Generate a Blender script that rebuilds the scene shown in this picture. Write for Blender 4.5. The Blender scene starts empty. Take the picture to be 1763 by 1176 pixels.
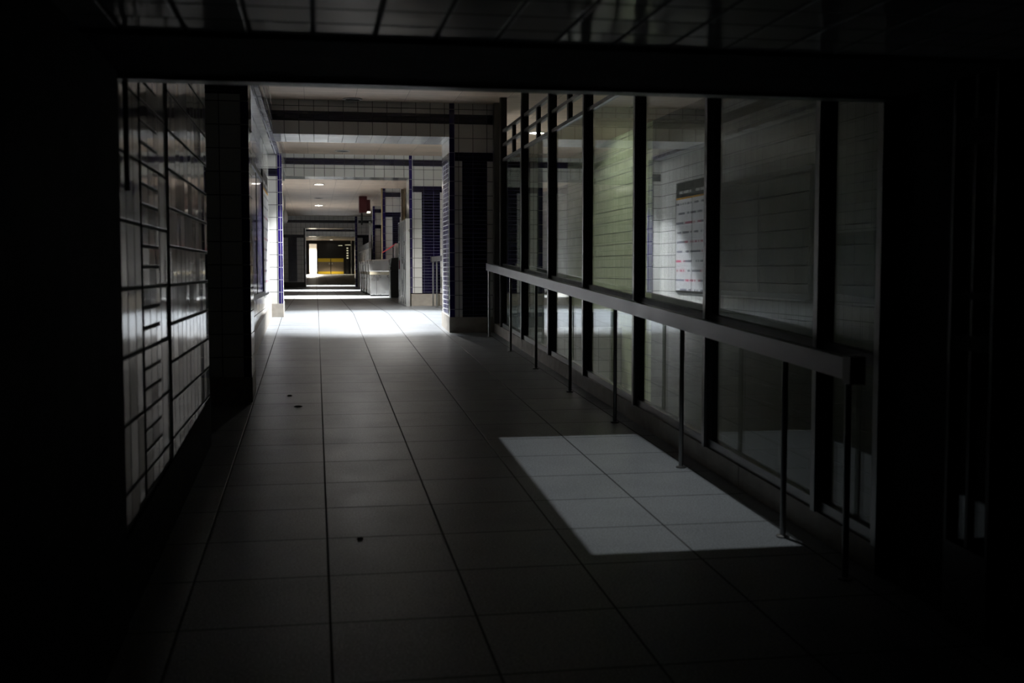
import bpy, math, random
from mathutils import Vector
random.seed(7)
S = bpy.context.scene
COL = S.collection

# ------------------------------------------------------------------ camera, world, exposure
cam = bpy.data.cameras.new('camera')
camo = bpy.data.objects.new('camera', cam); COL.objects.link(camo)
cam.sensor_width = 36.0
cam.lens = 1950.0 / 1763.0 * 36.0
cam.clip_start = 0.05; cam.clip_end = 300
camo.location = (0.0, 0.0, 0.57)
camo.rotation_euler = (math.radians(90 - 3.609), 0, math.radians(-9.829))
cam.dof.use_dof = True
cam.dof.focus_distance = 13.0
cam.dof.aperture_fstop = 3.5
S.camera = camo

w = bpy.data.worlds.new('world'); S.world = w; w.use_nodes = True
w.node_tree.nodes['Background'].inputs[0].default_value = (0.75, 0.85, 1, 1)
w.node_tree.nodes['Background'].inputs[1].default_value = 0.0
S.view_settings.view_transform = 'Standard'
S.view_settings.look = 'None'
S.view_settings.exposure = 0.0
S.view_settings.gamma = 1.0
S.view_settings.use_curve_mapping = False
S.cycles.max_bounces = 10
S.cycles.diffuse_bounces = 6
S.cycles.glossy_bounces = 6
S.cycles.transparent_max_bounces = 24
S.cycles.sample_clamp_indirect = 4.0
S.cycles.caustics_reflective = True

# ------------------------------------------------------------------ geometry of the place
CEIL = 2.49          # upper ceiling
LINT = 2.105         # underside of the arch headers
FZ = -0.035           # upper floor level
YR = (FZ + 0.75) / 0.045
def ramp(y):         # the corridor floor is a ramp up to the level upper floor, a second one far off
    if y < YR: return -0.75 + 0.045 * y
    if y < 47: return FZ
    return FZ + min((y - 47) / 28.0, 1.15) * (0.305 - FZ)

# ------------------------------------------------------------------ materials
def newmat(name):
    m = bpy.data.materials.new(name); m.use_nodes = True
    nt = m.node_tree; nt.nodes.clear()
    out = nt.nodes.new('ShaderNodeOutputMaterial')
    return m, nt, out
def N(nt, t, **kw):
    n = nt.nodes.new(t)
    for k, v in kw.items(): setattr(n, k, v)
    return n
def math_(nt, op, a, b=None, c=None):
    n = N(nt, 'ShaderNodeMath', operation=op)
    for i, v in enumerate((a, b, c)):
        if v is None: continue
        if isinstance(v, (int, float)): n.inputs[i].default_value = v
        else: nt.links.new(v, n.inputs[i])
    return n.outputs[0]
def mixc(nt, f, a, b):
    n = N(nt, 'ShaderNodeMix', data_type='RGBA')
    if isinstance(f, (int, float)): n.inputs[0].default_value = f
    else: nt.links.new(f, n.inputs[0])
    for i, v in ((6, a), (7, b)):
        if isinstance(v, tuple): n.inputs[i].default_value = (*v, 1)
        else: nt.links.new(v, n.inputs[i])
    return n.outputs[2]
def noise(nt, vec, scale, detail=3.0, rough=0.5):
    n = N(nt, 'ShaderNodeTexNoise')
    n.inputs['Scale'].default_value = scale; n.inputs['Detail'].default_value = detail
    n.inputs['Roughness'].default_value = rough
    nt.links.new(vec, n.inputs['Vector'])
    return n.outputs['Fac']
def ramp_(nt, fac, a, b):
    n = N(nt, 'ShaderNodeMapRange')
    nt.links.new(fac, n.inputs[0])
    n.inputs[1].default_value = a; n.inputs[2].default_value = b
    return n.outputs[0]

def tile_mat(name, col, grout, pw, ph, g, rough=0.1, spec=0.5, ou=0.0, ov=0.0, tilt=0.012, var=0.08,
             wave=0.0006, dirt=0.15, speck=0.0, grough=0.7, gdepth=0.0012, wave_scale=5.0, ulean=1.0):
    m, nt, out = newmat(name)
    b = N(nt, 'ShaderNodeBsdfPrincipled'); nt.links.new(b.outputs[0], out.inputs[0])
    uv = N(nt, 'ShaderNodeUVMap').outputs[0]
    sp = N(nt, 'ShaderNodeSeparateXYZ'); nt.links.new(uv, sp.inputs[0])
    u = math_(nt, 'DIVIDE', math_(nt, 'ADD', sp.outputs[0], ou), pw)
    v = math_(nt, 'DIVIDE', math_(nt, 'ADD', sp.outputs[1], ov), ph)
    fu = math_(nt, 'FRACT', u); fv = math_(nt, 'FRACT', v)
    iu = math_(nt, 'FLOOR', u); iv = math_(nt, 'FLOOR', v)
    du = math_(nt, 'MULTIPLY', math_(nt, 'MINIMUM', fu, math_(nt, 'SUBTRACT', 1.0, fu)), pw)
    dv = math_(nt, 'MULTIPLY', math_(nt, 'MINIMUM', fv, math_(nt, 'SUBTRACT', 1.0, fv)), ph)
    d = math_(nt, 'MINIMUM', du, dv)
    mask = ramp_(nt, d, g * 0.35, g * 0.65)          # 0 in the joint, 1 on the tile
    cid = N(nt, 'ShaderNodeCombineXYZ'); nt.links.new(iu, cid.inputs[0]); nt.links.new(iv, cid.inputs[1])
    wn = N(nt, 'ShaderNodeTexWhiteNoise', noise_dimensions='2D'); nt.links.new(cid.outputs[0], wn.inputs['Vector'])
    cs = N(nt, 'ShaderNodeSeparateColor'); nt.links.new(wn.outputs['Color'], cs.inputs[0])
    base = mixc(nt, cs.outputs[0], tuple(c * (1 - var) for c in col), tuple(min(1, c * (1 + var)) for c in col))
    n1 = noise(nt, uv, 2.3, 5, 0.6)
    base = mixc(nt, math_(nt, 'MULTIPLY', ramp_(nt, n1, 0.45, 0.75), dirt), base, tuple(c * 0.45 for c in col))
    if speck > 0:
        s1 = noise(nt, uv, 140.0, 2, 0.8)
        base = mixc(nt, math_(nt, 'MULTIPLY', ramp_(nt, s1, 0.52, 0.66), speck), base, tuple(min(1, c * 2.6) for c in col))
        s2 = noise(nt, uv, 95.0, 2, 0.8)
        base = mixc(nt, math_(nt, 'MULTIPLY', ramp_(nt, s2, 0.54, 0.68), speck), base, tuple(c * 0.25 for c in col))
    c = mixc(nt, mask, grout, base)
    nt.links.new(c, b.inputs['Base Color'])
    r = math_(nt, 'MULTIPLY_ADD', mask, rough - grough, grough)
    r = math_(nt, 'ADD', r, math_(nt, 'MULTIPLY', ramp_(nt, n1, 0.4, 0.8), 0.08))
    nt.links.new(r, b.inputs['Roughness'])
    b.inputs['Specular IOR Level'].default_value = spec
    # per tile lean, soft glaze waviness and the recessed joint
    h = math_(nt, 'MULTIPLY', mask, gdepth)
    h = math_(nt, 'ADD', h, math_(nt, 'MULTIPLY', math_(nt, 'MULTIPLY', math_(nt, 'SUBTRACT', cs.outputs[1], 0.5), fu), tilt * pw * ulean))
    h = math_(nt, 'ADD', h, math_(nt, 'MULTIPLY', math_(nt, 'MULTIPLY', math_(nt, 'SUBTRACT', cs.outputs[2], 0.5), fv), tilt * ph))
    h = math_(nt, 'ADD', h, math_(nt, 'MULTIPLY', noise(nt, uv, wave_scale, 1), wave))
    bp = N(nt, 'ShaderNodeBump'); bp.inputs['Strength'].default_value = 1; bp.inputs['Distance'].default_value = 1
    nt.links.new(h, bp.inputs['Height']); nt.links.new(bp.outputs[0], b.inputs['Normal'])
    return m

def plain(name, col, rough=0.5, metal=0.0, spec=0.5, nscale=6.0, namt=0.25, bump=0.0, emit=None, estr=0.0):
    m, nt, out = newmat(name)
    b = N(nt, 'ShaderNodeBsdfPrincipled'); nt.links.new(b.outputs[0], out.inputs[0])
    tc = N(nt, 'ShaderNodeTexCoord').outputs['Object']
    n1 = noise(nt, tc, nscale, 5, 0.6)
    c = mixc(nt, math_(nt, 'MULTIPLY', ramp_(nt, n1, 0.35, 0.75), namt), col, tuple(x * 0.45 for x in col))
    nt.links.new(c, b.inputs['Base Color'])
    r = math_(nt, 'ADD', rough, math_(nt, 'MULTIPLY', ramp_(nt, n1, 0.35, 0.75), 0.1))
    nt.links.new(r, b.inputs['Roughness'])
    b.inputs['Metallic'].default_value = metal
    b.inputs['Specular IOR Level'].default_value = spec
    if bump:
        bp = N(nt, 'ShaderNodeBump'); bp.inputs['Strength'].default_value = 1; bp.inputs['Distance'].default_value = bump
        nt.links.new(n1, bp.inputs['Height']); nt.links.new(bp.outputs[0], b.inputs['Normal'])
    if emit:
        b.inputs['Emission Color'].default_value = (*emit, 1); b.inputs['Emission Strength'].default_value = estr
    return m

def brushed(name, col, rough=0.3, axis=2):
    m, nt, out = newmat(name)
    b = N(nt, 'ShaderNodeBsdfPrincipled'); nt.links.new(b.outputs[0], out.inputs[0])
    tc = N(nt, 'ShaderNodeTexCoord').outputs['Object']
    mp = N(nt, 'ShaderNodeMapping'); sc = [60, 60, 60]; sc[axis] = 1.5
    mp.inputs['Scale'].default_value = sc; nt.links.new(tc, mp.inputs[0])
    n1 = noise(nt, mp.outputs[0], 2.0, 3)
    n2 = noise(nt, tc, 3.5, 4)
    nt.links.new(mixc(nt, n2, tuple(c * 0.8 for c in col), tuple(min(1, c * 1.15) for c in col)), b.inputs['Base Color'])
    nt.links.new(math_(nt, 'MULTIPLY_ADD', n2, 0.25, rough - 0.1), b.inputs['Roughness'])
    b.inputs['Metallic'].default_value = 1.0
    bp = N(nt, 'ShaderNodeBump'); bp.inputs['Strength'].default_value = 0.4; bp.inputs['Distance'].default_value = 0.001
    h = math_(nt, 'ADD', n1, math_(nt, 'MULTIPLY', n2, 3.0))
    nt.links.new(h, bp.inputs['Height']); nt.links.new(bp.outputs[0], b.inputs['Normal'])
    return m

def glass_mat(name, tint, gain=1.0):
    m, nt, out = newmat(name)
    tr = N(nt, 'ShaderNodeBsdfTransparent'); tr.inputs[0].default_value = (*tint, 1)
    gl = N(nt, 'ShaderNodeBsdfGlossy'); gl.inputs['Roughness'].default_value = 0.0
    gl.inputs[0].default_value = (0.95, 0.97, 1.0, 1)
    lw = N(nt, 'ShaderNodeLayerWeight'); lw.inputs[0].default_value = 0.5
    tc = N(nt, 'ShaderNodeTexCoord').outputs['Object']
    f = math_(nt, 'POWER', lw.outputs['Facing'], 5.0)
    f = math_(nt, 'MULTIPLY', math_(nt, 'MULTIPLY_ADD', f, 0.96, 0.04), gain)
    mx = N(nt, 'ShaderNodeMixShader'); nt.links.new(f, mx.inputs[0])
    nt.links.new(tr.outputs[0], mx.inputs[1]); nt.links.new(gl.outputs[0], mx.inputs[2])
    # a thin film of dust
    df = N(nt, 'ShaderNodeBsdfDiffuse'); df.inputs[0].default_value = (0.5, 0.52, 0.5, 1)
    mx2 = N(nt, 'ShaderNodeMixShader')
    nt.links.new(math_(nt, 'MULTIPLY', ramp_(nt, noise(nt, tc, 1.7, 5, 0.65), 0.3, 0.8), 0.01), mx2.inputs[0])
    nt.links.new(mx.outputs[0], mx2.inputs[1]); nt.links.new(df.outputs[0], mx2.inputs[2])
    nt.links.new(mx2.outputs[0], out.inputs[0])
    return m

GROUT = (0.035, 0.035, 0.035)
M = {}
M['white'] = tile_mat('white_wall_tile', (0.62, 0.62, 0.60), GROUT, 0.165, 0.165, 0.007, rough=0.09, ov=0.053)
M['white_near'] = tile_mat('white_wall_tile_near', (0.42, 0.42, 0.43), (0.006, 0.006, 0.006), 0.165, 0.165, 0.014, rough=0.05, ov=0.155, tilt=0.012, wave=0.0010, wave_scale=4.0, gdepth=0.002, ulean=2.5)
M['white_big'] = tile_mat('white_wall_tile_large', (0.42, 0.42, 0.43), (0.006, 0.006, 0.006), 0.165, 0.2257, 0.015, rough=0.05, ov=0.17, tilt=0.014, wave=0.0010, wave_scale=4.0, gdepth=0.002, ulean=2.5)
M['dark_small'] = tile_mat('charcoal_wall_tile', (0.30, 0.30, 0.31), (0.006, 0.006, 0.006), 0.165, 0.0752, 0.013, rough=0.05, ov=0.17, tilt=0.014, wave=0.0010, wave_scale=4.0, gdepth=0.002, ulean=2.5)
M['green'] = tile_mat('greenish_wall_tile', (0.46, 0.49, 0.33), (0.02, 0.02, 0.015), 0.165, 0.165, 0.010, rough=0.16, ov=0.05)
M['blue'] = tile_mat('navy_wall_tile', (0.005, 0.003, 0.021), (0.10, 0.10, 0.12), 0.165, 0.05, 0.004, rough=0.12, var=0.2)
M['blue_v'] = tile_mat('navy_edge_tile', (0.013, 0.006, 0.085), (0.30, 0.30, 0.34), 0.30, 0.165, 0.006, rough=0.10, ov=0.053, ou=0.15, var=0.2)
M['blue_lit'] = tile_mat('navy_jamb_tile', (0.010, 0.005, 0.062), (0.50, 0.50, 0.52), 0.20, 0.055, 0.010, rough=0.25, spec=0.2, ou=0.1, var=0.2)
M['blue_h'] = tile_mat('navy_band_tile', (0.005, 0.003, 0.021), (0.05, 0.05, 0.06), 0.165, 0.0495, 0.003, rough=0.12, var=0.2)
M['ceiling'] = tile_mat('beige_ceiling_panel', (0.58, 0.46, 0.355), (0.22, 0.18, 0.14), 0.56, 0.17, 0.004, rough=0.45, ou=0.1, tilt=0.004, wave=0.0004, dirt=0.3)
M['floor'] = tile_mat('terrazzo_floor', (0.148, 0.160, 0.173), (0.008, 0.008, 0.008), 0.482, 0.50, 0.008, rough=0.34, spec=0.30, ou=-0.036, ov=-0.19, tilt=0.004, var=0.10, wave=0.0002, speck=0.8, dirt=0.35, gdepth=0.0008)
M['hall_shade'] = tile_mat('shaded_hall_tile', (0.10, 0.10, 0.09), (0.02, 0.02, 0.02), 0.165, 0.165, 0.008, rough=0.2, ov=0.05)  # hall wall tile with the gloom behind the glass put into its colour
M['stone'] = plain('stone_plinth', (0.36, 0.33, 0.29), rough=0.5, nscale=9, namt=0.5)
M['alu'] = brushed('anodised_aluminium', (0.27, 0.27, 0.27), 0.32, axis=2)
M['rail'] = brushed('handrail_steel', (0.20, 0.20, 0.21), 0.36, axis=1)
M['frame_dark'] = plain('dark_bronze_frame', (0.025, 0.025, 0.025), rough=0.35, namt=0.2)
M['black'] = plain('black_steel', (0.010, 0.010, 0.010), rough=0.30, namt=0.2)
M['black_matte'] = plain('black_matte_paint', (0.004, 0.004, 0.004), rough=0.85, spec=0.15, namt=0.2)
M['steel'] = brushed('stainless_steel', (0.74, 0.74, 0.73), 0.27, axis=2)
M['steel_dark'] = brushed('ribbed_stainless', (0.13, 0.13, 0.14), 0.22, axis=2)
M['steel_tan'] = plain('tan_band', (0.30, 0.27, 0.20), rough=0.4, namt=0.2)
M['glass'] = glass_mat('pane_glass', (0.80, 0.84, 0.82), 1.15)
M['case_glass'] = plain('poster_case_glass', (0.028, 0.032, 0.034), rough=0.06, namt=0.4, nscale=2.5)
M['navy_print'] = plain('navy_print', (0.03, 0.025, 0.16), rough=0.12, namt=0.2)
M['paper'] = plain('white_paper', (0.72, 0.72, 0.74), rough=0.35, namt=0.08)
def print_mat():
    m, nt, out = newmat('notice_print')
    b = N(nt, 'ShaderNodeBsdfPrincipled'); nt.links.new(b.outputs[0], out.inputs[0])
    uv = N(nt, 'ShaderNodeUVMap').outputs[0]
    sp = N(nt, 'ShaderNodeSeparateXYZ'); nt.links.new(uv, sp.inputs[0])
    v = math_(nt, 'DIVIDE', sp.outputs[1], 0.125)
    f = math_(nt, 'FRACT', v); row = math_(nt, 'FLOOR', v)
    line = math_(nt, 'MULTIPLY', math_(nt, 'GREATER_THAN', f, 0.38), math_(nt, 'LESS_THAN', f, 0.60))
    cb = N(nt, 'ShaderNodeCombineXYZ'); nt.links.new(math_(nt, 'FLOOR', math_(nt, 'DIVIDE', sp.outputs[0], 0.045)), cb.inputs[0]); nt.links.new(row, cb.inputs[1])
    wn = N(nt, 'ShaderNodeTexWhiteNoise', noise_dimensions='2D'); nt.links.new(cb.outputs[0], wn.inputs['Vector'])
    c2 = N(nt, 'ShaderNodeCombineXYZ'); nt.links.new(math_(nt, 'FLOOR', math_(nt, 'DIVIDE', sp.outputs[0], 0.62)), c2.inputs[0]); nt.links.new(row, c2.inputs[1])
    w2 = N(nt, 'ShaderNodeTexWhiteNoise', noise_dimensions='2D'); nt.links.new(c2.outputs[0], w2.inputs['Vector'])
    ink = mixc(nt, math_(nt, 'GREATER_THAN', w2.outputs['Value'], 0.86), (0.16, 0.16, 0.20), (0.40, 0.08, 0.14))
    nt.links.new(mixc(nt, math_(nt, 'MULTIPLY', line, math_(nt, 'GREATER_THAN', wn.outputs['Value'], 0.3)), (0.72, 0.72, 0.74), ink), b.inputs['Base Color'])
    b.inputs['Roughness'].default_value = 0.35
    return m
M['notice_print'] = print_mat()
M['ink'] = plain('grey_ink', (0.10, 0.10, 0.13), rough=0.5)
M['ink_red'] = plain('red_ink', (0.35, 0.03, 0.08), rough=0.5)
M['ink_orange'] = plain('orange_line', (0.60, 0.30, 0.02), rough=0.5)
M['ink_white'] = plain('pale_ink', (0.5, 0.5, 0.5), rough=0.5)
M['teal'] = plain('teal_panel', (0.05, 0.10, 0.10), rough=0.12, namt=0.2)
M['olive'] = plain('olive_steel', (0.06, 0.055, 0.03), rough=0.5)
M['cream'] = plain('cream_paint', (0.55, 0.45, 0.28), rough=0.45, nscale=4)
M['red'] = plain('red_enamel', (0.10, 0.005, 0.008), rough=0.4)
M['redtape'] = plain('red_tape', (0.60, 0.04, 0.05), rough=0.5)
M['yellow'] = plain('yellow_paint', (0.62, 0.43, 0.02), rough=0.45)
M['plank'] = plain('worn_grey_brown_panel', (0.20, 0.16, 0.115), rough=0.4, nscale=14)
M['white_paint'] = plain('white_paint', (0.75, 0.72, 0.66), rough=0.6)
M['grey_panel'] = plain('grey_panel', (0.16, 0.165, 0.18), rough=0.25)
M['lens_on'] = plain('lit_lens', (0.9, 0.9, 0.85), rough=0.4, emit=(1.0, 0.97, 0.90), estr=30.0)
M['lens_far'] = plain('lit_lens_small', (0.9, 0.9, 0.85), rough=0.4, emit=(1.0, 0.96, 0.80), estr=2.2)
M['lens_dim'] = plain('lit_lens_pale', (0.9, 0.9, 0.8), rough=0.4, emit=(1.0, 0.92, 0.62), estr=0.45)
M['lens_off'] = plain('dark_lens', (0.06, 0.06, 0.06), rough=0.2)
M['ring'] = plain('white_trim', (0.55, 0.53, 0.50), rough=0.4)
M['litter'] = plain('dark_litter', (0.015, 0.013, 0.012), rough=0.7)

# ------------------------------------------------------------------ mesh helpers
class MB:
    def __init__(self): self.v = []; self.f = []; self.m = []; self.mats = []
    def mi(self, m):
        if m not in self.mats: self.mats.append(m)
        return self.mats.index(m)
    def hexa(self, p, m):
        """p: 8 corners, bottom four then top four, both counter-clockwise"""
        o = len(self.v); self.v += [tuple(q) for q in p]; k = self.mi(m)
        for f in ((3, 2, 1, 0), (4, 5, 6, 7), (0, 1, 5, 4), (1, 2, 6, 5), (2, 3, 7, 6), (3, 0, 4, 7)):
            self.f.append(tuple(o + i for i in f)); self.m.append(k)
        return self
    def box(self, x0, x1, y0, y1, z0, z1, m):
        return self.hexa([(x0, y0, z0), (x1, y0, z0), (x1, y1, z0), (x0, y1, z0),
                          (x0, y0, z1), (x1, y0, z1), (x1, y1, z1), (x0, y1, z1)], m)
    def sbox(self, x0, x1, y0, y1, h0, h1, m):
        """a bar that runs along the ramp: heights are above the floor"""
        a, b = ramp(y0), ramp(y1)
        return self.hexa([(x0, y0, a + h0), (x1, y0, a + h0), (x1, y1, b + h0), (x0, y1, b + h0),
                          (x0, y0, a + h1), (x1, y0, a + h1), (x1, y1, b + h1), (x0, y1, b + h1)], m)
    def fbox(self, x0, x1, y0, y1, h0, z1, m):
        """a wall block: the foot follows the floor (h0 above it), the top is level at z1"""
        a, b = ramp(y0), ramp(y1)
        return self.hexa([(x0, y0, a + h0), (x1, y0, a + h0), (x1, y1, b + h0), (x0, y1, b + h0),
                          (x0, y0, z1), (x1, y0, z1), (x1, y1, z1), (x0, y1, z1)], m)
    def tube(self, pts, r, m, n=12):
        k = self.mi(m); o = len(self.v); P = [Vector(p) for p in pts]
        rr = r if isinstance(r, (list, tuple)) else [r] * len(P)
        for i, p in enumerate(P):
            d = (P[min(i + 1, len(P) - 1)] - P[max(i - 1, 0)]).normalized()
            a = Vector((0, 0, 1)) if abs(d.z) < 0.9 else Vector((1, 0, 0))
            s = d.cross(a).normalized(); t = s.cross(d)
            for j in range(n):
                q = 2 * math.pi * j / n
                self.v.append(tuple(p + (s * math.cos(q) + t * math.sin(q)) * rr[i]))
        for i in range(len(P) - 1):
            for j in range(n):
                a = o + i * n + j; b = o + i * n + (j + 1) % n
                self.f.append((a, b, b + n, a + n)); self.m.append(k)
        self.f.append(tuple(o + j for j in range(n))[::-1]); self.m.append(k)
        e = o + (len(P) - 1) * n
        self.f.append(tuple(e + j for j in range(n))); self.m.append(k)
        return self
    def ring(self, c, r0, r1, z0, z1, m, n=28):
        k = self.mi(m); o = len(self.v)
        for (r, z) in ((r0, z0), (r1, z0), (r1, z1), (r0, z1)):
            for j in range(n):
                q = 2 * math.pi * j / n
                self.v.append((c[0] + r * math.cos(q), c[1] + r * math.sin(q), z))
        for i in range(4):
            for j in range(n):
                a = o + i * n + j; b = o + i * n + (j + 1) % n; i2 = (i + 1) % 4
                self.f.append((a, b, o + i2 * n + (j + 1) % n, o + i2 * n + j)); self.m.append(k)
        return self
    def lathe(self, c, prof, m, n=20):
        k = self.mi(m); o = len(self.v)
        for (r, z) in prof:
            for j in range(n):
                q = 2 * math.pi * j / n
                self.v.append((c[0] + r * math.cos(q), c[1] + r * math.sin(q), c[2] + z))
        for i in range(len(prof) - 1):
            for j in range(n):
                a = o + i * n + j; b = o + i * n + (j + 1) % n
                self.f.append((a, b, b + n, a + n)); self.m.append(k)
        self.f.append(tuple(o + j for j in range(n))[::-1]); self.m.append(k)
        e = o + (len(prof) - 1) * n
        self.f.append(tuple(e + j for j in range(n))); self.m.append(k)
        return self
    def build(self, name, parent=None, bevel=0.0, smooth=False):
        me = bpy.data.meshes.new(name)
        off = Vector((0, 0, 0)); p = parent
        while p is not None: off += p.location; p = p.parent
        me.from_pydata([tuple(Vector(q) - off) for q in self.v], [], self.f)
        for m in self.mats: me.materials.append(M[m])
        me.polygons.foreach_set('material_index', self.m)
        uvl = me.uv_layers.new(name='UVMap')
        for poly in me.polygons:
            n = poly.normal; ax = max(range(3), key=lambda i: abs(n[i]))
            for li in poly.loop_indices:
                q = self.v[me.loops[li].vertex_index]
                uvl.data[li].uv = ((q[1], q[2]), (q[0], q[2]), (q[0], q[1]))[ax]
            poly.use_smooth = smooth
        me.update()
        o = bpy.data.objects.new(name, me); COL.objects.link(o)
        if parent is not None: o.parent = parent
        if bevel:
            b = o.modifiers.new('bevel', 'BEVEL'); b.width = bevel; b.segments = 2; b.limit_method = 'ANGLE'
        return o
def tag(o, label, cat, group=None):
    o['label'] = label; o['category'] = cat
    if group: o['group'] = group
    return o
def thing(name, loc, label, cat, group=None):
    o = bpy.data.objects.new(name, None); COL.objects.link(o); o.location = loc
    o.empty_display_size = 0.1
    return tag(o, label, cat, group)
def struct(o, label=None):
    o['kind'] = 'structure'
    if label: o['label'] = label
    return o
def copy_tree(o, parent=None):
    c = o.copy(); COL.objects.link(c)
    if parent is not None: c.parent = parent
    for ch in list(o.children): copy_tree(ch, c)
    return c

# ------------------------------------------------------------------ floor, ceiling
XL, XR = -1.4, 5.2
XW = 4.3
b = MB()
for y0, y1 in ((-3.2, YR), (YR, 47), (47, 79.2)):
    b.sbox(XL, 2.2 if y1 < 17 else XR, y0, y1, -2.6 if y1 < 17 else -0.25, 0.0, 'floor')
struct(b.build('floor'), 'grey terrazzo floor tiles rising as a ramp down the corridor')

b = MB().box(XL, XR, 3.87, 79.2, CEIL, CEIL + 0.2, 'ceiling')
struct(b.build('ceiling'), 'beige panelled ceiling of the corridor')
SOF = 1.20
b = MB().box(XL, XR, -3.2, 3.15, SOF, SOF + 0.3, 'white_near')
struct(b.build('ceiling_low'), 'low glossy tiled soffit nearest the camera')
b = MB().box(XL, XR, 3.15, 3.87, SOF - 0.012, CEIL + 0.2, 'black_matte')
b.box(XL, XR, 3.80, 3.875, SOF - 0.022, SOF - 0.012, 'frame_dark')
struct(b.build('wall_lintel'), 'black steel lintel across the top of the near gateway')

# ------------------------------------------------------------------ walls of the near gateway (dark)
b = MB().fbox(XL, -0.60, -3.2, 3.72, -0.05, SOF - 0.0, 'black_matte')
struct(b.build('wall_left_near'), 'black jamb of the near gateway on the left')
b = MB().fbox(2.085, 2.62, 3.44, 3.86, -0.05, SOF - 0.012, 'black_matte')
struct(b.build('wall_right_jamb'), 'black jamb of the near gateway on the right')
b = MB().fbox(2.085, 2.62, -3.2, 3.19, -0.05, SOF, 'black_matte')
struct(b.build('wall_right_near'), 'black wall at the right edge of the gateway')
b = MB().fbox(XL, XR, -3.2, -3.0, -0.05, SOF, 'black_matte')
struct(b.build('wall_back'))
b = MB().box(XW, XW + 0.3, -3.2, 14.2, -3.0, CEIL, 'hall_shade').box(XW, XW + 0.3, 14.2, YR, -3.0, CEIL, 'green')  # near stretch takes the tile darkened for shade, far stretch the plain one
b.fbox(XW, XW + 0.3, YR, 19.2, -0.05, CEIL, 'green')
struct(b.build('wall_right_hall'), 'greenish tiled wall behind the glass partition')
b = MB().box(2.2, XW, -3.2, YR, -3.0, -2.4, 'stone').box(2.2, XW, YR - 0.25, YR, -2.4, -0.25, 'white')
struct(b.build('floor_lower'), 'dark lower landing behind the glass partition')
b = MB()
b.fbox(XR - 0.02, XR + 0.2, YR, 47, -0.05, CEIL, 'white').fbox(XR - 0.02, XR + 0.2, 47, 79.2, -0.05, CEIL, 'white')
struct(b.build('wall_right'), 'tiled wall of the dark hall behind the glass')

# ------------------------------------------------------------------ left side
NX = -0.62
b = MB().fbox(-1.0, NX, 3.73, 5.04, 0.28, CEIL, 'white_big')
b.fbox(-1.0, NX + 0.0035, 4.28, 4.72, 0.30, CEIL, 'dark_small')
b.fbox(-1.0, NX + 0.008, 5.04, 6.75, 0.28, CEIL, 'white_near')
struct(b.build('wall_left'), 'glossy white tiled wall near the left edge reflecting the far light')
b = MB().sbox(-1.0, NX + 0.012, 3.73, 6.75, -0.02, 0.28, 'black_matte')
struct(b.build('baseboard_left'), 'black base strip under the near left tiles')
b = MB().fbox(XL - 0.1, XL, 3.73, YR, -0.05, CEIL, 'white').fbox(XL - 0.1, XL, YR, 47, -0.05, CEIL, 'white').fbox(XL - 0.1, XL, 47, 79.2, -0.05, CEIL, 'white')
struct(b.build('wall_left_outer'))

def tiled_pier(name, x0, x1, y0, y1, z1, label, base=0.18, blue_right=True, band=1.86):
    b = MB().fbox(x0, x1, y0, y1, base, z1, 'white')
    if blue_right:
        b.fbox(x1 - 0.052, x1 + 0.003, y0 - 0.004, y0 + 0.05, base, z1, 'blue_v')
    if band: b.box(x0 + 0.02, x1 - 0.05, y0 - 0.003, y0 + 0.03, band - 0.05, band + 0.05, 'blue_h')
    b.sbox(x0 - 0.005, x1 + 0.008, y0 - 0.01, y1 + 0.01, -0.05, base, 'stone')
    return struct(b.build(name), label)
tiled_pier('wall_left_pier', -1.4, -0.46, 8.3, 8.75, LINT, 'dark tiled pier with navy edge in front of the poster bay')
tiled_pier('wall_left_pier.001', -0.95, -0.43, 15.4, 15.9, LINT, 'brightly lit white tiled pier with navy edge strip on the left')
b = MB().fbox(-0.95, -0.60, 8.75, 15.4, 0.22, LINT, 'white')
b.sbox(-0.95, -0.575, 8.75, 15.4, -0.05, 0.22, 'stone')
struct(b.build('wall_left_bay'), 'tiled back wall of the poster bay on the left')
b = MB().box(-1.4, -0.46, 8.3, 19.2, LINT, CEIL, 'white')
b.box(-0.52, -0.456, 8.298, 15.39, LINT - 0.003, LINT + 0.05, 'blue_lit')
b.box(-0.5, -0.457, 8.298, 19.2, 2.26, 2.36, 'blue_h')
struct(b.build('wall_left_header'), 'tiled fascia with navy band above the left poster bay')
b = MB().tube([(-0.605, 3.90, 0.83), (-0.605, 3.90, SOF + 0.3)], 0.009, 'black', 10)
tag(b.build('conduit', smooth=True), 'black conduit ending part way down the tiles at the near left', 'conduit')
# recess between near wall and first pier
b = MB().fbox(-0.86, -0.80, 6.9, 6.98, 0.0, 1.30, 'olive')
b.fbox(-1.38, -0.80, 6.9, 6.94, 0.02, 1.28, 'olive')
tag(b.build('steel_door'), 'dull olive steel door standing in the dark recess on the left', 'door')

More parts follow.
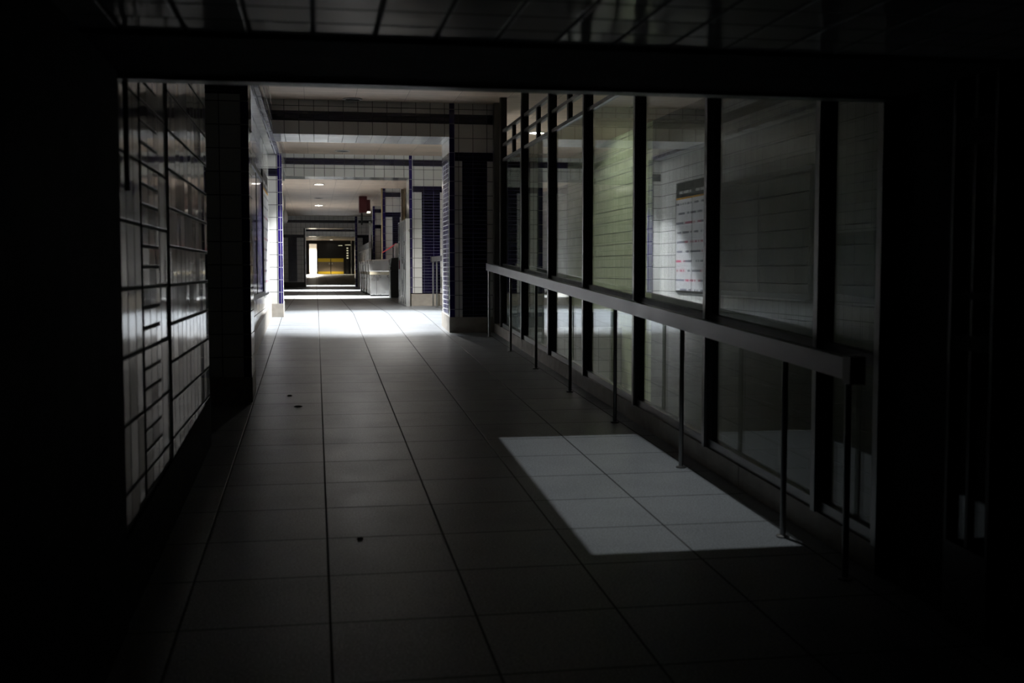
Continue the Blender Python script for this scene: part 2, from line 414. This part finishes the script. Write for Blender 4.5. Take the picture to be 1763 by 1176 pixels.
# ------------------------------------------------------------------ tiled cross walls (arches)
def panel_wall(b, x0, x1, y, z0, z1, off=0.11, w=0.32, gap=0.48, base=0.18):
    """white face with navy panels of small tiles and a navy band above them"""
    b.box(x0 + 0.06, x1 - 0.01, y - 0.003, y + 0.02, z1, z1 + 0.10, 'blue_h')
    x = x0 + 0.06 + off
    while x + w < x1:
        b.box(x, x + w, y - 0.003, y + 0.02, z0, z1, 'blue')
        x += gap
YA = 13.14
b = MB().box(-0.46, 2.16, YA, YA + 0.82, LINT, CEIL, 'white')
b.box(-0.46, 2.10, YA - 0.003, YA + 0.02, 2.26, 2.365, 'blue_h')
b.fbox(1.545, 2.16, YA, YA + 0.82, 0.18, LINT, 'white')
b.fbox(1.54, 1.60, YA - 0.004, YA + 0.02, 0.18, CEIL, 'blue_v')
panel_wall(b, 1.545, 2.16, YA, ramp(YA) + 0.18, 1.83, off=0.085, w=0.29, gap=0.6)
# inner face of the opening: a column of small navy tiles between white ones
b.fbox(1.5395, 1.56, YA + 0.14, YA + 0.66, 0.20, 1.83, 'blue_lit')
b.box(1.541, 1.56, YA + 0.02, YA + 0.80, 1.83, 1.93, 'blue_h')
b.sbox(1.535, 2.17, YA - 0.01, YA + 0.83, -0.05, 0.18, 'stone')
struct(b.build('wall_arch'), 'dark tiled arch wall with navy bands framing the bright passage')

YB = 19.2
b = MB().box(-1.4, XR, YB, YB + 0.6, 2.12, CEIL, 'white')
b.box(-0.46, 1.58, YB - 0.003, YB + 0.02, 2.315, 2.415, 'blue_h').box(1.63, XR, YB - 0.003, YB + 0.02, 2.315, 2.415, 'blue_h')
b.box(1.57, XR, YB, YB + 0.6, 0.18, 2.12, 'white')
b.box(1.567, 1.62, YB - 0.005, YB + 0.03, 0.18, CEIL, 'blue_v')
panel_wall(b, 1.57, XR, YB, 0.18, 1.88, off=0.15, w=0.31, gap=0.66)
b.box(1.56, XR, YB - 0.02, YB + 0.61, -0.10, 0.165, 'stone')
b.box(-1.4, -0.5, YB - 0.2, YB + 0.8, LINT, CEIL, 'white')
struct(b.build('wall_arch.001'), 'second tiled arch wall with navy band and navy panel')

YC = 41.2
b = MB().box(-1.4, XR, YC, YC + 0.8, 2.06, CEIL, 'white')
b.box(-1.4, 1.45, YC - 0.003, YC + 0.02, 2.25, 2.35, 'blue_h').box(1.53, XR, YC - 0.003, YC + 0.02, 2.25, 2.35, 'blue_h')
b.box(-1.4, -0.34, YC, YC + 0.8, -0.08, 2.06, 'white').box(1.42, XR, YC, YC + 0.8, -0.08, 2.06, 'white')
b.box(-1.4, -0.40, YC - 0.003, YC + 0.02, 1.72, 1.83, 'blue_h').box(-0.95, -0.64, YC - 0.004, YC + 0.02, 0.16, 1.72, 'blue')
b.box(-0.40, -0.335, YC - 0.005, YC + 0.3, -0.08, 2.06, 'frame_dark')
b.box(1.415, 1.50, YC - 0.005, YC + 0.3, -0.08, CEIL, 'blue_v')
b.box(1.50, 2.05, YC - 0.003, YC + 0.02, 1.72, 1.83, 'blue_h').box(1.68, 2.4, YC - 0.004, YC + 0.02, 0.2, 1.72, 'blue')
b.box(-1.4, -0.33, YC - 0.02, YC + 0.8, -0.08, 0.14, 'black')
struct(b.build('wall_arch.002'), 'third far tiled arch wall, dim, with navy panels')
b = MB().box(-0.345, -0.322, YC - 0.03, YC - 0.005, FZ, 2.06, 'steel')
tag(b.build('corner_guard'), 'bright steel corner guard on the left jamb of the far arch', 'corner guard')

YD = 50.0
b = MB().box(-1.4, XR, YD, YD + 0.6, 2.03, CEIL, 'white')
b.box(-1.4, XR, YD - 0.003, YD + 0.02, 2.24, 2.34, 'blue_h')
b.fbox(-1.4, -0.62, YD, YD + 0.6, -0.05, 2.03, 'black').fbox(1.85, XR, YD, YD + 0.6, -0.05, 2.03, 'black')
struct(b.build('wall_arch.003'), 'fourth arch header in the dark before the far doors')

# far end wall with doors
YE = 75.0
zf = ramp(YE)
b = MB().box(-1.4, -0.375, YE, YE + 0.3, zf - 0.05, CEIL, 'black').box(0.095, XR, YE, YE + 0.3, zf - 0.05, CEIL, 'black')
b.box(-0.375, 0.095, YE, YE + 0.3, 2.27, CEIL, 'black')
struct(b.build('wall_far'), 'black end wall of the corridor')
b = MB().box(-1.4, XR, YE + 3.9, YE + 4.2, zf - 0.05, CEIL, 'white_paint')
b.box(-1.4, XR, YE + 3.87, YE + 4.2, zf - 0.05, zf + 0.16, 'cream')
struct(b.build('wall_far_room'), 'bright white wall seen through the narrow far doorway')
def far_door(name, x0, x1, label):
    d = struct(bpy.data.objects.new(name, None), label); COL.objects.link(d); d.location = ((x0 + x1) / 2, YE - 0.06, zf)
    MB().box(x0, x1, YE - 0.06, YE - 0.005, zf + 0.02, zf + 2.0, 'black').build('leaf', d)
    MB().box(x0 + 0.015, x1 - 0.015, YE - 0.075, YE - 0.06, zf + 0.17, zf + 0.80, 'plank').build('kick_panel', d)
    MB().box(x0 + 0.015, x1 - 0.015, YE - 0.08, YE - 0.06, zf + 0.80, zf + 1.02, 'yellow').build('yellow_band', d)
    MB().box(x0 + 0.015, x1 - 0.015, YE - 0.08, YE - 0.06, zf + 0.02, zf + 0.17, 'yellow').build('yellow_band', d)
    hx = x1 - 0.08 if name == 'door_1' else x0 + 0.08
    MB().box(hx - 0.03, hx + 0.03, YE - 0.11, YE - 0.075, zf + 0.62, zf + 0.74, 'steel').build('handle', d)
far_door('door_1', 0.155, 0.985, 'left leaf of the far doors with yellow bands')
far_door('door_2', 1.0, 1.83, 'right leaf of the far doors with yellow bands')
b = MB().tube([(2.31, YE - 0.6, ramp(YE - 0.6)), (2.31, YE - 0.6, CEIL)], 0.035, 'steel')
tag(b.build('pole'), 'slim pale steel pole right of the far yellow-banded doors', 'pole')
t = thing('signal_column', (2.07, YE - 0.3, ramp(YE - 0.3)), 'dark column with a row of small pale lights right of the far doors', 'lamp')
MB().box(1.98, 2.16, YE - 0.3, YE - 0.1, zf, 2.2, 'black').build('column', t)
for i in range(5):
    z = 1.35 + i * 0.16
    MB().lathe((2.07, YE - 0.33, z), [(0.05, -0.035), (0.06, 0), (0.05, 0.035)], 'lens_dim', 10).build('lamp', t)
for k, (x0, x1, z) in enumerate(((1.45, 1.75, 2.16), (1.88, 2.28, 2.20))):
    t = thing('tube_light', ((x0 + x1) / 2, YE - 1.0, z), ('short pale tube light high on the dark far wall, over the right door leaf',
              'wider pale tube light high over the signal column by the far pole')[k], 'ceiling light')
    MB().box(x0, x1, YE - 1.06, YE - 0.94, z, z + 0.06, 'black').build('housing', t)
    MB().box(x0 + 0.02, x1 - 0.02, YE - 1.05, YE - 0.95, z - 0.03, z, 'lens_dim').build('tube', t)
    MB().tube([((x0 + x1) / 2, YE - 1.0, z + 0.06), ((x0 + x1) / 2, YE - 1.0, CEIL)], 0.012, 'black', 8).build('rod', t)

# ------------------------------------------------------------------ piers on the right of the far hall
def right_pier(name, x0, x1, y, label):
    b = MB().box(x0, x1, y, y + 0.5, 0.18, CEIL, 'white')
    b.box(x0 - 0.003, x0 + 0.065, y - 0.006, y + 0.03, 0.18, CEIL, 'blue_v')
    b.box(x0 + 0.065, x1 - 0.02, y - 0.004, y + 0.02, 2.29, 2.40, 'blue_h').box(x0 + 0.065, x1 - 0.02, y - 0.004, y + 0.02, 1.82, 1.93, 'blue_h')
    b.box(x0 + 0.23, x1 - 0.04, y - 0.003, y + 0.02, 0.18, 1.82, 'blue')
    b.box(x0 - 0.01, x1 + 0.01, y - 0.01, y + 0.51, -0.08, 0.16, 'stone')
    return struct(b.build(name), label)
right_pier('wall_right_pier', 1.575, 2.02, 27.0, 'white and navy tiled pier behind the turnstiles')
right_pier('wall_right_pier.001', 1.72, 2.04, 34.5, 'dim tiled pier further behind the turnstiles')

def pipe(x, y, z0, label):
    tag(MB().tube([(x, y, z0), (x, y, CEIL)], 0.018, 'cream').build('pipe', smooth=True), label, 'pipe', 'cream pipes by the tiled piers')
pipe(1.56, 26.94, FZ, 'cream pipe running up the navy left edge of the turnstile pier')
pipe(2.05, 27.15, FZ, 'left one of the two cream pipes above the steel partition')
pipe(2.10, 27.15, FZ, 'right one of the two cream pipes above the steel partition')

# ------------------------------------------------------------------ glass partition beside the ramp
GX0, GX1, GXP = 2.048, 2.125, 2.095
MY = [12.62, 11.30, 9.95, 8.61, 7.18, 5.80, 4.43, 3.90]
b = MB()
yy = [3.9, 5.3, 7.4, 9.5, 11.3, 13.13]
for i in range(5): b.sbox(2.06, 2.17, yy[i] + 0.004, yy[i + 1] - 0.004, -0.05, 0.11, 'stone')
struct(b.build('baseboard_right'), 'low stone curb under the glass partition')
gp = thing('glass_partition', (2.085, 8.0, ramp(8.0)), 'long glazed partition in dark metal frames along the right of the ramp', 'glass partition')
for i, y in enumerate(MY):
    top = CEIL
    f = MB()
    f.fbox(GX0, GX0 + 0.012, y - 0.019, y + 0.019, 0.11, top, 'alu')
    f.fbox(GX0 + 0.012, GX1, y - 0.021, y + 0.021, 0.11, top, 'frame_dark')
    f.build('mullion', gp)
MB().fbox(GX0, GX1 + 0.03, 13.02, 13.13, 0.11, CEIL, 'alu').build('end_post', gp)
for i in range(len(MY) - 1):
    y1, y0 = MY[i] - 0.021, MY[i + 1] + 0.021
    MB().sbox(GXP - 0.022, GXP + 0.025, y0, y1, 0.11, 0.155, 'alu').build('sill', gp)
    MB().sbox(GXP - 0.02, GXP + 0.02, y0, y1, 0.775, 0.825, 'frame_dark').build('mid_rail', gp)
    MB().sbox(GXP - 0.004, GXP + 0.004, y0, y1, 0.155, 0.775, 'glass').build('glass_pane', gp)
    a, c = ramp(y0) + 0.825, ramp(y1) + 0.825
    MB().hexa([(GXP - .004, y0, a), (GXP + .004, y0, a), (GXP + .004, y1, c), (GXP - .004, y1, c),
               (GXP - .004, y0, 1.785), (GXP + .004, y0, 1.785), (GXP + .004, y1, 1.785), (GXP - .004, y1, 1.785)], 'glass').build('glass_pane', gp)
    ym = (y0 + y1) / 2
    for z in (1.80, 1.965, 2.12):
        MB().box(GXP - 0.02, GXP + 0.02, y0, y1, z - 0.015, z + 0.015, 'alu').build('transom_bar', gp)
    MB().box(GXP - 0.018, GXP + 0.018, ym - 0.03, ym + 0.03, 1.815, 2.105, 'frame_dark').build('baluster', gp)
# last narrow light between the gateway jamb and the dark wall
np_ = thing('narrow_window', (2.085, 3.31, ramp(3.31)), 'narrow dark glazed slot beyond the black jamb at the right edge', 'window')
MB().fbox(2.06, 2.11, 3.19, 3.205, 0.02, SOF, 'frame_dark').fbox(2.06, 2.11, 3.425, 3.44, 0.02, SOF, 'frame_dark').sbox(2.06, 2.11, 3.205, 3.425, 0.0, 0.27, 'frame_dark').build('frame', np_)
MB().box(2.065, 2.105, 3.205, 3.425, 0.97, 1.05, 'black_matte').build('crossbar', np_)
MB().box(2.065, 2.105, 3.205, 3.425, 0.475, 0.50, 'black_matte').build('crossbar', np_)
MB().box(2.065, 2.105, 3.205, 3.425, 0.31, 0.36, 'black_matte').build('crossbar', np_)
MB().fbox(2.07, 2.10, 3.318, 3.332, 0.27, SOF, 'frame_dark').build('glazing_bar', np_)
MB().fbox(2.083, 2.089, 3.205, 3.425, 0.27, SOF, 'glass').build('glass_pane', np_)

# ------------------------------------------------------------------ handrails
def handrail(y0, y1, posts, label, cap_y, group='steel handrails along the right side'):
    h = thing('handrail', (1.93, y0, ramp(y0)), label, 'handrail', group)
    r = MB(); ys = [y0] + ([YR] if y0 < YR < y1 else []) + [y1]
    for a, c in zip(ys, ys[1:]): r.sbox(1.905, 1.945, a, c, 0.745, 0.825, 'rail')
    r.build('rail', h)
    for y in posts:
        MB().tube([(1.925, y, ramp(y)), (1.925, y, ramp(y) + 0.75)], 0.0125, 'alu', 12).lathe((1.925, y, ramp(y)), [(0.028, 0), (0.028, 0.006), (0.014, 0.010)], 'alu', 14).build('post', h, smooth=False)
    MB().sbox(1.895, 1.955, cap_y - 0.03, cap_y + 0.03, 0.735, 0.835, 'black').build('end_cap', h)
    return h
handrail(3.84, 12.72, [12.61, 11.19, 9.86, 8.49, 7.16, 5.79, 4.44, 3.87],
         'flat-topped steel handrail on slim posts running beside the glass partition', 3.83)
handrail(14.6, 18.85, [15.6, 17.0, 18.2, 18.8], 'distant steel handrail with two slim posts before the navy panel of the second arch', 18.87)

# ------------------------------------------------------------------ poster bay on the left
def poster_case(y0, y1, z0, z1, label):
    t = thing('poster_case', (-0.6, (y0 + y1) / 2, z0), label, 'poster case')
    X = -0.599
    MB().box(X, X + 0.03, y0, y1, z0, z0 + 0.05, 'frame_dark').box(X, X + 0.03, y0, y1, z1 - 0.05, z1, 'frame_dark') \
        .box(X, X + 0.03, y0, y0 + 0.05, z0 + 0.05, z1 - 0.05, 'frame_dark').box(X, X + 0.03, y1 - 0.05, y1, z0 + 0.05, z1 - 0.05, 'frame_dark').build('frame', t)
    MB().box(X, X + 0.02, y0 + 0.05, y1 - 0.05, z0 + 0.05, z1 - 0.05, 'case_glass').build('glazed_front', t)
    MB().box(X, X + 0.0215, y1 - 0.18, y1 - 0.05, z0 + 0.05, z1 - 0.35, 'navy_print').build('printed_strip', t)
    MB().box(X, X + 0.024, (y0 + y1) / 2 - 0.015, (y0 + y1) / 2 + 0.015, z0 + 0.05, z1 - 0.05, 'frame_dark').build('centre_bar', t)
poster_case(10.4, 13.1, 0.28, 1.60, 'large dark glazed poster case on the left bay wall')
t = thing('notice_board', (-0.6, 13.97, 0.27), 'white two-column notice with black header beside the lit left pier', 'notice')
X = -0.599
y0, y1, z0, z1 = 13.3, 14.65, 0.27, 1.52
MB().box(X, X + 0.018, y0, y1, z0, z1 + 0.20, 'black').build('backing', t)
ym = (y0 + y1) / 2
for a, c in ((y0 + 0.03, ym - 0.012), (ym + 0.012, y1 - 0.03)):
    sh = MB().box(X + 0.002, X + 0.021, a, c, z0 + 0.03, z1, 'notice_print').build('sheet', t)
    MB().box(X + 0.015, X + 0.0222, a, c, z1 - 0.022, z1, 'ink_orange').build('orange_line', sh)
    hd = MB(); x = a + 0.04
    for L in (0.05, 0.20, 0.14):
        hd.box(X + 0.015, X + 0.0205, x, x + L, z1 + 0.05, z1 + 0.085, 'ink_white'); x += L + 0.04
    hd.build('header_lettering', t)
b = MB().fbox(-0.60, -0.575, 8.9, 10.25, 0.66, 0.90, 'teal').box(-0.60, -0.565, 8.9, 10.25, 0.88, 0.91, 'black')
tag(b.build('wall_panel'), 'low teal glazed panel on the left bay wall, seen reflected in the glass', 'panel')

# ------------------------------------------------------------------ turnstiles and fare hall fittings
def turnstile(y, label):
    t = thing('turnstile', (1.4, y, 0), label, 'turnstile', 'row of steel turnstiles on the right')
    x0, x1, d = 1.235, 1.715, 0.26
    MB().box(x0 + 0.02, x1, y, y + d, 0.03, 0.50, 'steel').box(x0 + 0.02, x1 - 0.04, y + 0.02, y + d - 0.02, 0.0, 0.03, 'black').build('cabinet', t, bevel=0.012)
    MB().box(x0 + 0.015, x1 + 0.002, y - 0.004, y + d + 0.004, 0.50, 0.565, 'steel_tan').build('trim_band', t)
    MB().hexa([(x0, y, 0.565), (x1 + 0.02, y, 0.565), (x1 + 0.02, y + d, 0.565), (x0, y + d, 0.565),
               (x0 - 0.02, y + 0.01, 0.84), (x1 - 0.02, y + 0.01, 0.86), (x1 - 0.02, y + d - 0.01, 0.86), (x0 - 0.02, y + d - 0.01, 0.84)], 'steel').build('head', t, bevel=0.02)
    MB().box((x0 + x1) / 2 - 0.08 - 0.003, (x0 + x1) / 2 - 0.08 + 0.003, y - 0.002, y + 0.01, 0.04, 0.49, 'black').build('panel_seam', t)
    c = Vector((1.41, y + d, 0.62))
    MB().tube([c, c + Vector((0, 0.05, 0))], 0.05, 'steel', 16).build('hub', t)
    for k in range(3):
        q = math.radians(90 + 120 * k)
        e = c + Vector((0.25 * math.cos(q) * 0.6, 0.42 if k == 0 else 0.12, 0.30 * (math.sin(q) if k else 0.0)))
        MB().tube([c + Vector((0, 0.04, 0)), e], 0.016, 'steel', 8).build('arm', t)
TS = ['nearest steel turnstile, its full side facing the corridor', 'second steel turnstile in the row from the near end',
      'third steel turnstile in the row from the near end', 'fourth steel turnstile in the row from the near end',
      'last, farthest steel turnstile next to the grey screen']
for i in range(5): turnstile(26.45 + i * 1.44, TS[i])

t = thing('waste_bin', (1.76, 25.15, 0), 'tall black bin between the nearest turnstile and the steel partition', 'bin')
MB().box(1.62, 1.90, 25.00, 25.45, 0.0, 0.60, 'black').build('body', t, bevel=0.015)
MB().hexa([(1.61, 24.99, 0.60), (1.91, 24.99, 0.60), (1.91, 25.46, 0.60), (1.61, 25.46, 0.60),
           (1.65, 25.03, 0.87), (1.91, 25.03, 0.89), (1.91, 25.42, 0.89), (1.65, 25.42, 0.87)], 'black').build('hood', t, bevel=0.02)
for z in (0.59, 0.68, 0.84): MB().box(1.60, 1.63, 24.97, 25.01, z, z + 0.025, 'steel').build('latch', t)
t = thing('fare_machine', (1.87, 25.98, 0), 'pale steel cabinet rising behind the black bin', 'machine')
MB().box(1.78, 1.96, 25.75, 26.20, 0.0, 1.12, 'steel').build('body', t, bevel=0.01)
MB().hexa([(1.77, 25.73, 1.12), (1.97, 25.73, 1.12), (1.97, 26.22, 1.12), (1.77, 26.22, 1.12),
           (1.80, 25.77, 1.20), (1.97, 25.77, 1.24), (1.97, 26.18, 1.24), (1.80, 26.18, 1.20)], 'steel').build('sloped_top', t)
b = MB().tube([(1.56, 26.91, 0.98), (1.68, 26.6, 1.06), (1.84, 26.245, 1.18)], 0.012, 'redtape', 6)
tag(b.build('barrier_tape'), 'thin red tape strung from the cream pipe to the pale cabinet', 'tape')

t = thing('steel_partition', (1.52, 19.9, 0), 'tall ribbed stainless steel screen beside the second arch jamb', 'partition')
for i in range(4):
    y0 = 18.95 + i * 0.42
    MB().box(1.497, 1.545, y0, y0 + 0.40, 0.03, 1.45, 'steel_dark').build('panel', t, bevel=0.006)
for i in range(5):
    y0 = 18.945 + i * 0.42
    MB().box(1.485, 1.552, y0 - 0.02, y0 + 0.005, 0.0, 1.46, 'steel').build('rib', t)
MB().box(1.47, 1.497, 20.3, 20.4, 0.62, 0.78, 'red').build('red_box', t)

t = thing('grey_screen', (1.56, 36.5, 0), 'long grey screen wall with bright top rail beyond the turnstiles', 'screen')
MB().box(1.545, 1.575, 33.0, 41.0, 0.0, 1.20, 'grey_panel').build('lower_panel', t)
MB().box(1.535, 1.585, 32.9, 41.0, 1.20, 1.24, 'steel').build('rail', t)
MB().box(1.55, 1.57, 32.9, 41.0, 1.24, 1.42, 'grey_panel').build('upper_panel', t)
MB().box(1.53, 1.59, 32.92, 33.0, 0.0, 2.0, 'steel').build('end_post', t)

t = thing('red_signal_box', (1.28, 30.0, CEIL), 'red box hung from the ceiling above the turnstiles with a small light below', 'signal box')
MB().box(1.14, 1.345, 29.9, 30.2, 2.06, CEIL - 0.0, 'red').build('body', t, bevel=0.01)
MB().box(1.345, 1.43, 29.95, 30.15, 2.10, 2.40, 'red').build('side_box', t)
MB().box(1.34, 1.43, 29.95, 30.1, 2.06, 2.10, 'lens_far').build('lamp', t)
MB().tube([(1.21, 30.05, 1.75), (1.21, 30.05, 2.06)], 0.025, 'black', 10).build('stem', t)
t = thing('pendant_lamp', (-0.76, 30, CEIL), 'small clear pendant fixture hanging near the left pier, glinting', 'lamp')
MB().tube([(-0.76, 30, 2.1), (-0.76, 30, CEIL)], 0.015, 'steel', 8).build('rod', t)
MB().lathe((-0.76, 30, 1.78), [(0.03, 0), (0.07, 0.06), (0.08, 0.15), (0.05, 0.30), (0.03, 0.33)], 'ring', 16).build('globe', t, smooth=True)

for o in list(COL.objects):
    if o.name.split('.')[0] in ('turnstile', 'waste_bin', 'fare_machine', 'steel_partition', 'grey_screen'): o.location.z += FZ

# ------------------------------------------------------------------ ceiling lights
def downlight(x, y, r, label, lens, power=0, half=40, blend=0.3, color=(1, 0.97, 0.93), group='round ceiling downlights', soft=0.05, tilt=0, spill=0):
    t = thing('ceiling_light', (x, y, CEIL), label, 'ceiling light', group)
    MB().ring((x, y), r, r + 0.025, CEIL - 0.012, CEIL, 'ring').build('trim_ring', t)
    MB().lathe((x, y, CEIL), [(r * 0.999, -0.007), (r * 0.999, -0.002)], lens, 24).build('lens', t)
    if power:
        l = bpy.data.lights.new('lamp', 'SPOT'); l.energy = power; l.spot_size = math.radians(2 * half)
        l.spot_blend = blend; l.color = color; l.shadow_soft_size = soft
        lo = bpy.data.objects.new('lamp', l); COL.objects.link(lo); lo.parent = t
        lo.location = (0, 0, -0.07); lo.rotation_euler = (0, math.radians(tilt), 0)
    if spill:
        l = bpy.data.lights.new('lamp_spill', 'SPOT'); l.energy = spill; l.spot_size = math.radians(165)
        l.spot_blend = 0.6; l.color = color; l.shadow_soft_size = 0.08
        lo = bpy.data.objects.new('lamp_spill', l); COL.objects.link(lo); lo.parent = t
        lo.location = (0, 0, -0.07)
    return t
downlight(0.55, 15.2, 0.10, 'lit downlight behind the dark arch, over the brightest floor', 'lens_on', 1950, 46, 0.38, (0.97, 0.985, 1), spill=35)
downlight(1.15, 16.7, 0.10, 'added fill downlight right of the bright floor, unseen behind the dark arch', 'lens_on', 420, 70, 0.7)  # added fill, out of view, to brighten ceiling and walls between the arches
downlight(0.10, 25.9, 0.10, 'nearer of the two lit downlights beyond the second arch', 'lens_on', 3200, 37, 0.2)
downlight(0.12, 34.3, 0.11, 'farther of the two lit downlights beyond the second arch', 'lens_on', 3200, 35, 0.2)
downlight(0.5, 44.6, 0.10, 'lit downlight hidden behind the third arch', 'lens_on', 3000, 38, 0.25)
downlight(1.0, 73.1, 0.10, 'lit downlight in front of the far doors', 'lens_on', 800, 50, 0.5, (1, 0.85, 0.6))
downlight(-0.3, 76.6, 0.10, 'lit downlight in the room behind the far doorway', 'lens_on', 1800, 82, 0.2, (1, 0.93, 0.8))
downlight(3.07, 15.69, 0.10, 'lit downlight of the hall behind the glass, seen between transom bars', 'lens_on', 95, 60, 0.4, (0.97, 1, 0.90), tilt=-40)
downlight(0.43, 13.0, 0.085, 'unlit downlight with pale ring just before the first arch', 'lens_off')
downlight(0.10, 30.9, 0.09, 'unlit dark downlight between the two lit ones', 'lens_off')
downlight(0.45, 18.6, 0.10, 'unlit downlight just before the second arch', 'lens_off')

# rectangular recessed light over the near ramp: a small lamp deep in a dark box throws the sharp patch
t = thing('recessed_light', (1.58, 5.59, CEIL), 'boxed recessed light over the glass partition casting the sharp floor patch', 'ceiling light')
lx, ly, ox, oy, dep = 1.575, 5.55, 0.075, 0.185, 0.48
bx = MB()
z0, z1 = CEIL - dep, CEIL
for (a, c, d, e) in ((lx - ox - 0.03, lx - ox, ly - oy - 0.03, ly + oy + 0.03), (lx + 0.058, lx + ox + 0.03, ly - oy - 0.03, ly + oy + 0.03),
                     (lx - ox, lx + ox, ly - oy - 0.03, ly - oy), (lx - ox, lx + ox, ly + oy, ly + oy + 0.03)):
    bx.box(a, c, d, e, z0, z1, 'black_matte')
bx.build('housing', t)
l = bpy.data.lights.new('lamp', 'POINT'); l.energy = 150; l.shadow_soft_size = 0.0025; l.color = (0.97, 1.0, 0.98)
lo = bpy.data.objects.new('lamp', l); COL.objects.link(lo); lo.parent = t
lo.location = (lx - 1.58, ly - 5.59, -0.03)

# ------------------------------------------------------------------ small litter on the ramp
for k, (x, y, s, lab) in enumerate(((-0.13, 8.05, 0.03, 'larger dark scrap of litter on the floor near the left pier'),
                                    (-0.20, 8.55, 0.018, 'smaller dark scrap of litter on the floor near the left pier'),
                                    (0.17, 4.66, 0.014, 'tiny dark scrap on the tile nearest the camera'))):
    b = MB(); n = 9; pts = []
    z = ramp(y) + 0.0005
    b.lathe((x, y, z), [(s, 0), (s * 0.9, 0.004), (s * 0.5, 0.008)], 'litter', 7)
    tag(b.build('litter'), lab, 'litter', 'scraps of litter on the floor')
